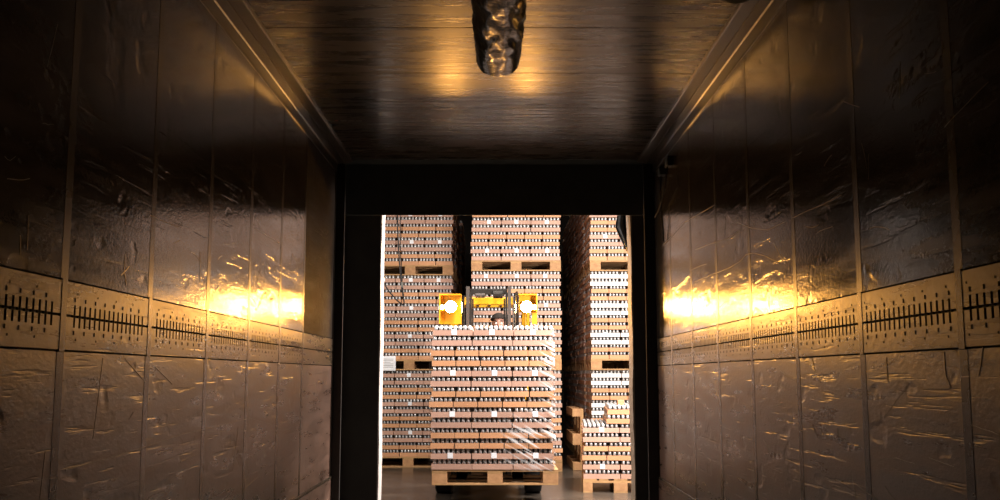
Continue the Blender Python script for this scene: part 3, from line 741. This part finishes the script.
# ------------------------------------------------------------------ air duct under the trailer ceiling
def duct():
    m = MB(); N = 44; y0, y1 = -1.2, 4.74; R = 230
    for i in range(R+1):
        f = i/R; y = y0 + (y1-y0)*(1-(1-f)**1.25)
        for k in range(N):
            a = 2*PI*k/N; c0, s0 = math.cos(a), math.sin(a); e = 2/2.15
            cx = math.copysign(abs(c0)**e, c0); sz = math.copysign(abs(s0)**e, s0)
            calm = 1 - .75*max(0, min(1, (y-4.30)/.25))
            wr = noise.noise(Vector((cx*1.2, y*7 + cx*2.0, sz*1.2)))*.010 + noise.noise(Vector((cx*2.0, y*15 - cx*6, sz*2)))*.011
            wr *= calm
            if sz > .55: wr *= .2
            end = max(0, (y-4.45)/.29)
            m.v.append((.006 + (.112 + wr - .004*end)*cx, y + .03*noise.noise(Vector((cx*2, sz*2, 5)))*end, ZC-.106 + (.100 + wr)*sz))
    for i in range(R):
        for k in range(N):
            k2 = (k+1) % N; m.f.append((i*N+k, i*N+k2, (i+1)*N+k2, (i+1)*N+k)); m.m.append(0)
    o = m.build('air_duct', M['duct'], smooth=True)
    s = o.modifiers.new('thick', 'SOLIDIFY'); s.thickness = .003; s.offset = -1
    tag(o, 'wrinkled black plastic air duct along the middle of the trailer ceiling', 'duct')
    for y in (-.6, .9, 2.4, 3.9):
        MB().box(-.15, .16, y-.012, y+.012, ZC-.012, ZC-.002).build('duct_strap', M['darksteel'], o)
duct()

# small fittings
v = tag(empty('marker_lamp', (1.045, 4.17, ZC)), 'round dark lamp on the trailer ceiling near the right edge', 'lamp')
MB().cyl((0,0,-.001), (0,0,-.016), .085, .082, n=32).build('base', M['darksteel'], v)
MB().cyl((0,0,-.016), (0,0,-.030), .070, .055, n=32).build('lens', M['black'], v)
GP = plain('pale_print', (.34,.28,.24), (.38,.32,.28), .5)
st = tag(empty('ceiling_sticker', (-1.00, 6.38, ZC-.001)), 'small faded sticker with a red dot on the ceiling left', 'sticker')
MB().cyl((-.05, 0, 0), (-.05, 0, -.002), .012, n=12).build('red_dot', M['red'], st)
for k in range(3): MB().box(-.02+k*.05, .015+k*.05, -.012, .012, -.002, 0).build('print_dash', GP, st)
br = tag(empty('cable_bracket', (WX-RSH, 7.05, 2.70)), 'small dark cable bracket with loose wires high on the right wall', 'bracket')
MB().box(-.05, 0, -.03, .05, -.03, .03).build('clip', M['black'], br, bevel=.006)
MB().box(-.04, 0, -.30, -.20, -.02, .05).build('clip', M['black'], br, bevel=.006)
MB().tube([(-.03, .02, 0), (-.035, .03, -.2), (-.02, .04, -.4), (-.015, .05, -.5)], .005, 6).build('wire', M['cable'], br)
MB().tube([(-.03, -.25, 0), (-.04, -.28, -.08), (-.045, -.22, -.16), (-.04, -.05, -.22), (-.03, .15, -.26), (-.03, .33, -.28)], .005, 6).build('wire', M['cable'], br)

# things hanging in the loading door
cb = tag(empty('hanging_cable', (0, 0, 0)), 'thin dark control cable hanging in a loop at the left of the loading door', 'cable')
MB().tube([(-.935, 9.2, 6.5), (-.93, 9.2, 2.95), (-.925, 9.2, 2.6), (-.905, 9.2, 2.3), (-.88, 9.2, 2.05), (-.855, 9.2, 1.91), (-.87, 9.2, 1.89), (-.93, 9.2, 1.94), (-1.0, 9.2, 2.02), (-1.05, 9.2, 2.10), (-1.09, 9.2, 2.22)], .0065, 6).build('cable', M['cable'], cb, smooth=True)
MB().tube([(-.905, 9.21, 6.5), (-.905, 9.21, 2.95), (-.90, 9.21, 2.5), (-.885, 9.21, 2.2), (-.855, 9.21, 1.91)], .0045, 6).build('cable', M['cable'], cb, smooth=True)
MB().box(-.887, -.867, 9.19, 9.22, 2.05, 2.10).build('cable_clip', M['black'], cb, bevel=.004)
def flap():
    m = MB(); NX, NZ = 14, 18
    for j in range(NZ+1):
        f = j/NZ; z = 2.235 + (2.92-2.235)*f
        left = 1.135 - .125*min(1, f*2.6)**.85 + (.030*max(0, min(1, (f-.42)/.2)))
        for i in range(NX+1):
            u = i/NX; x = left + (1.145-left)*u
            m.v.append((x, 8.425 + .030*math.sin(u*11 + f*2) * (1-.3*f) + .02*noise.noise(Vector((u*3, f*3, 1))), z))
    for j in range(NZ):
        for i in range(NX):
            a = j*(NX+1)+i; m.f.append((a, a+1, a+NX+2, a+NX+1)); m.m.append(0)
    o = m.build('tarpaulin_flap', M['tarp'], smooth=True)
    s = o.modifiers.new('thick', 'SOLIDIFY'); s.thickness = .008
    tag(o, 'folded black tarpaulin flap hanging at the top right of the loading door', 'flap')
flap()
print('trays shown', NTRAY[0])
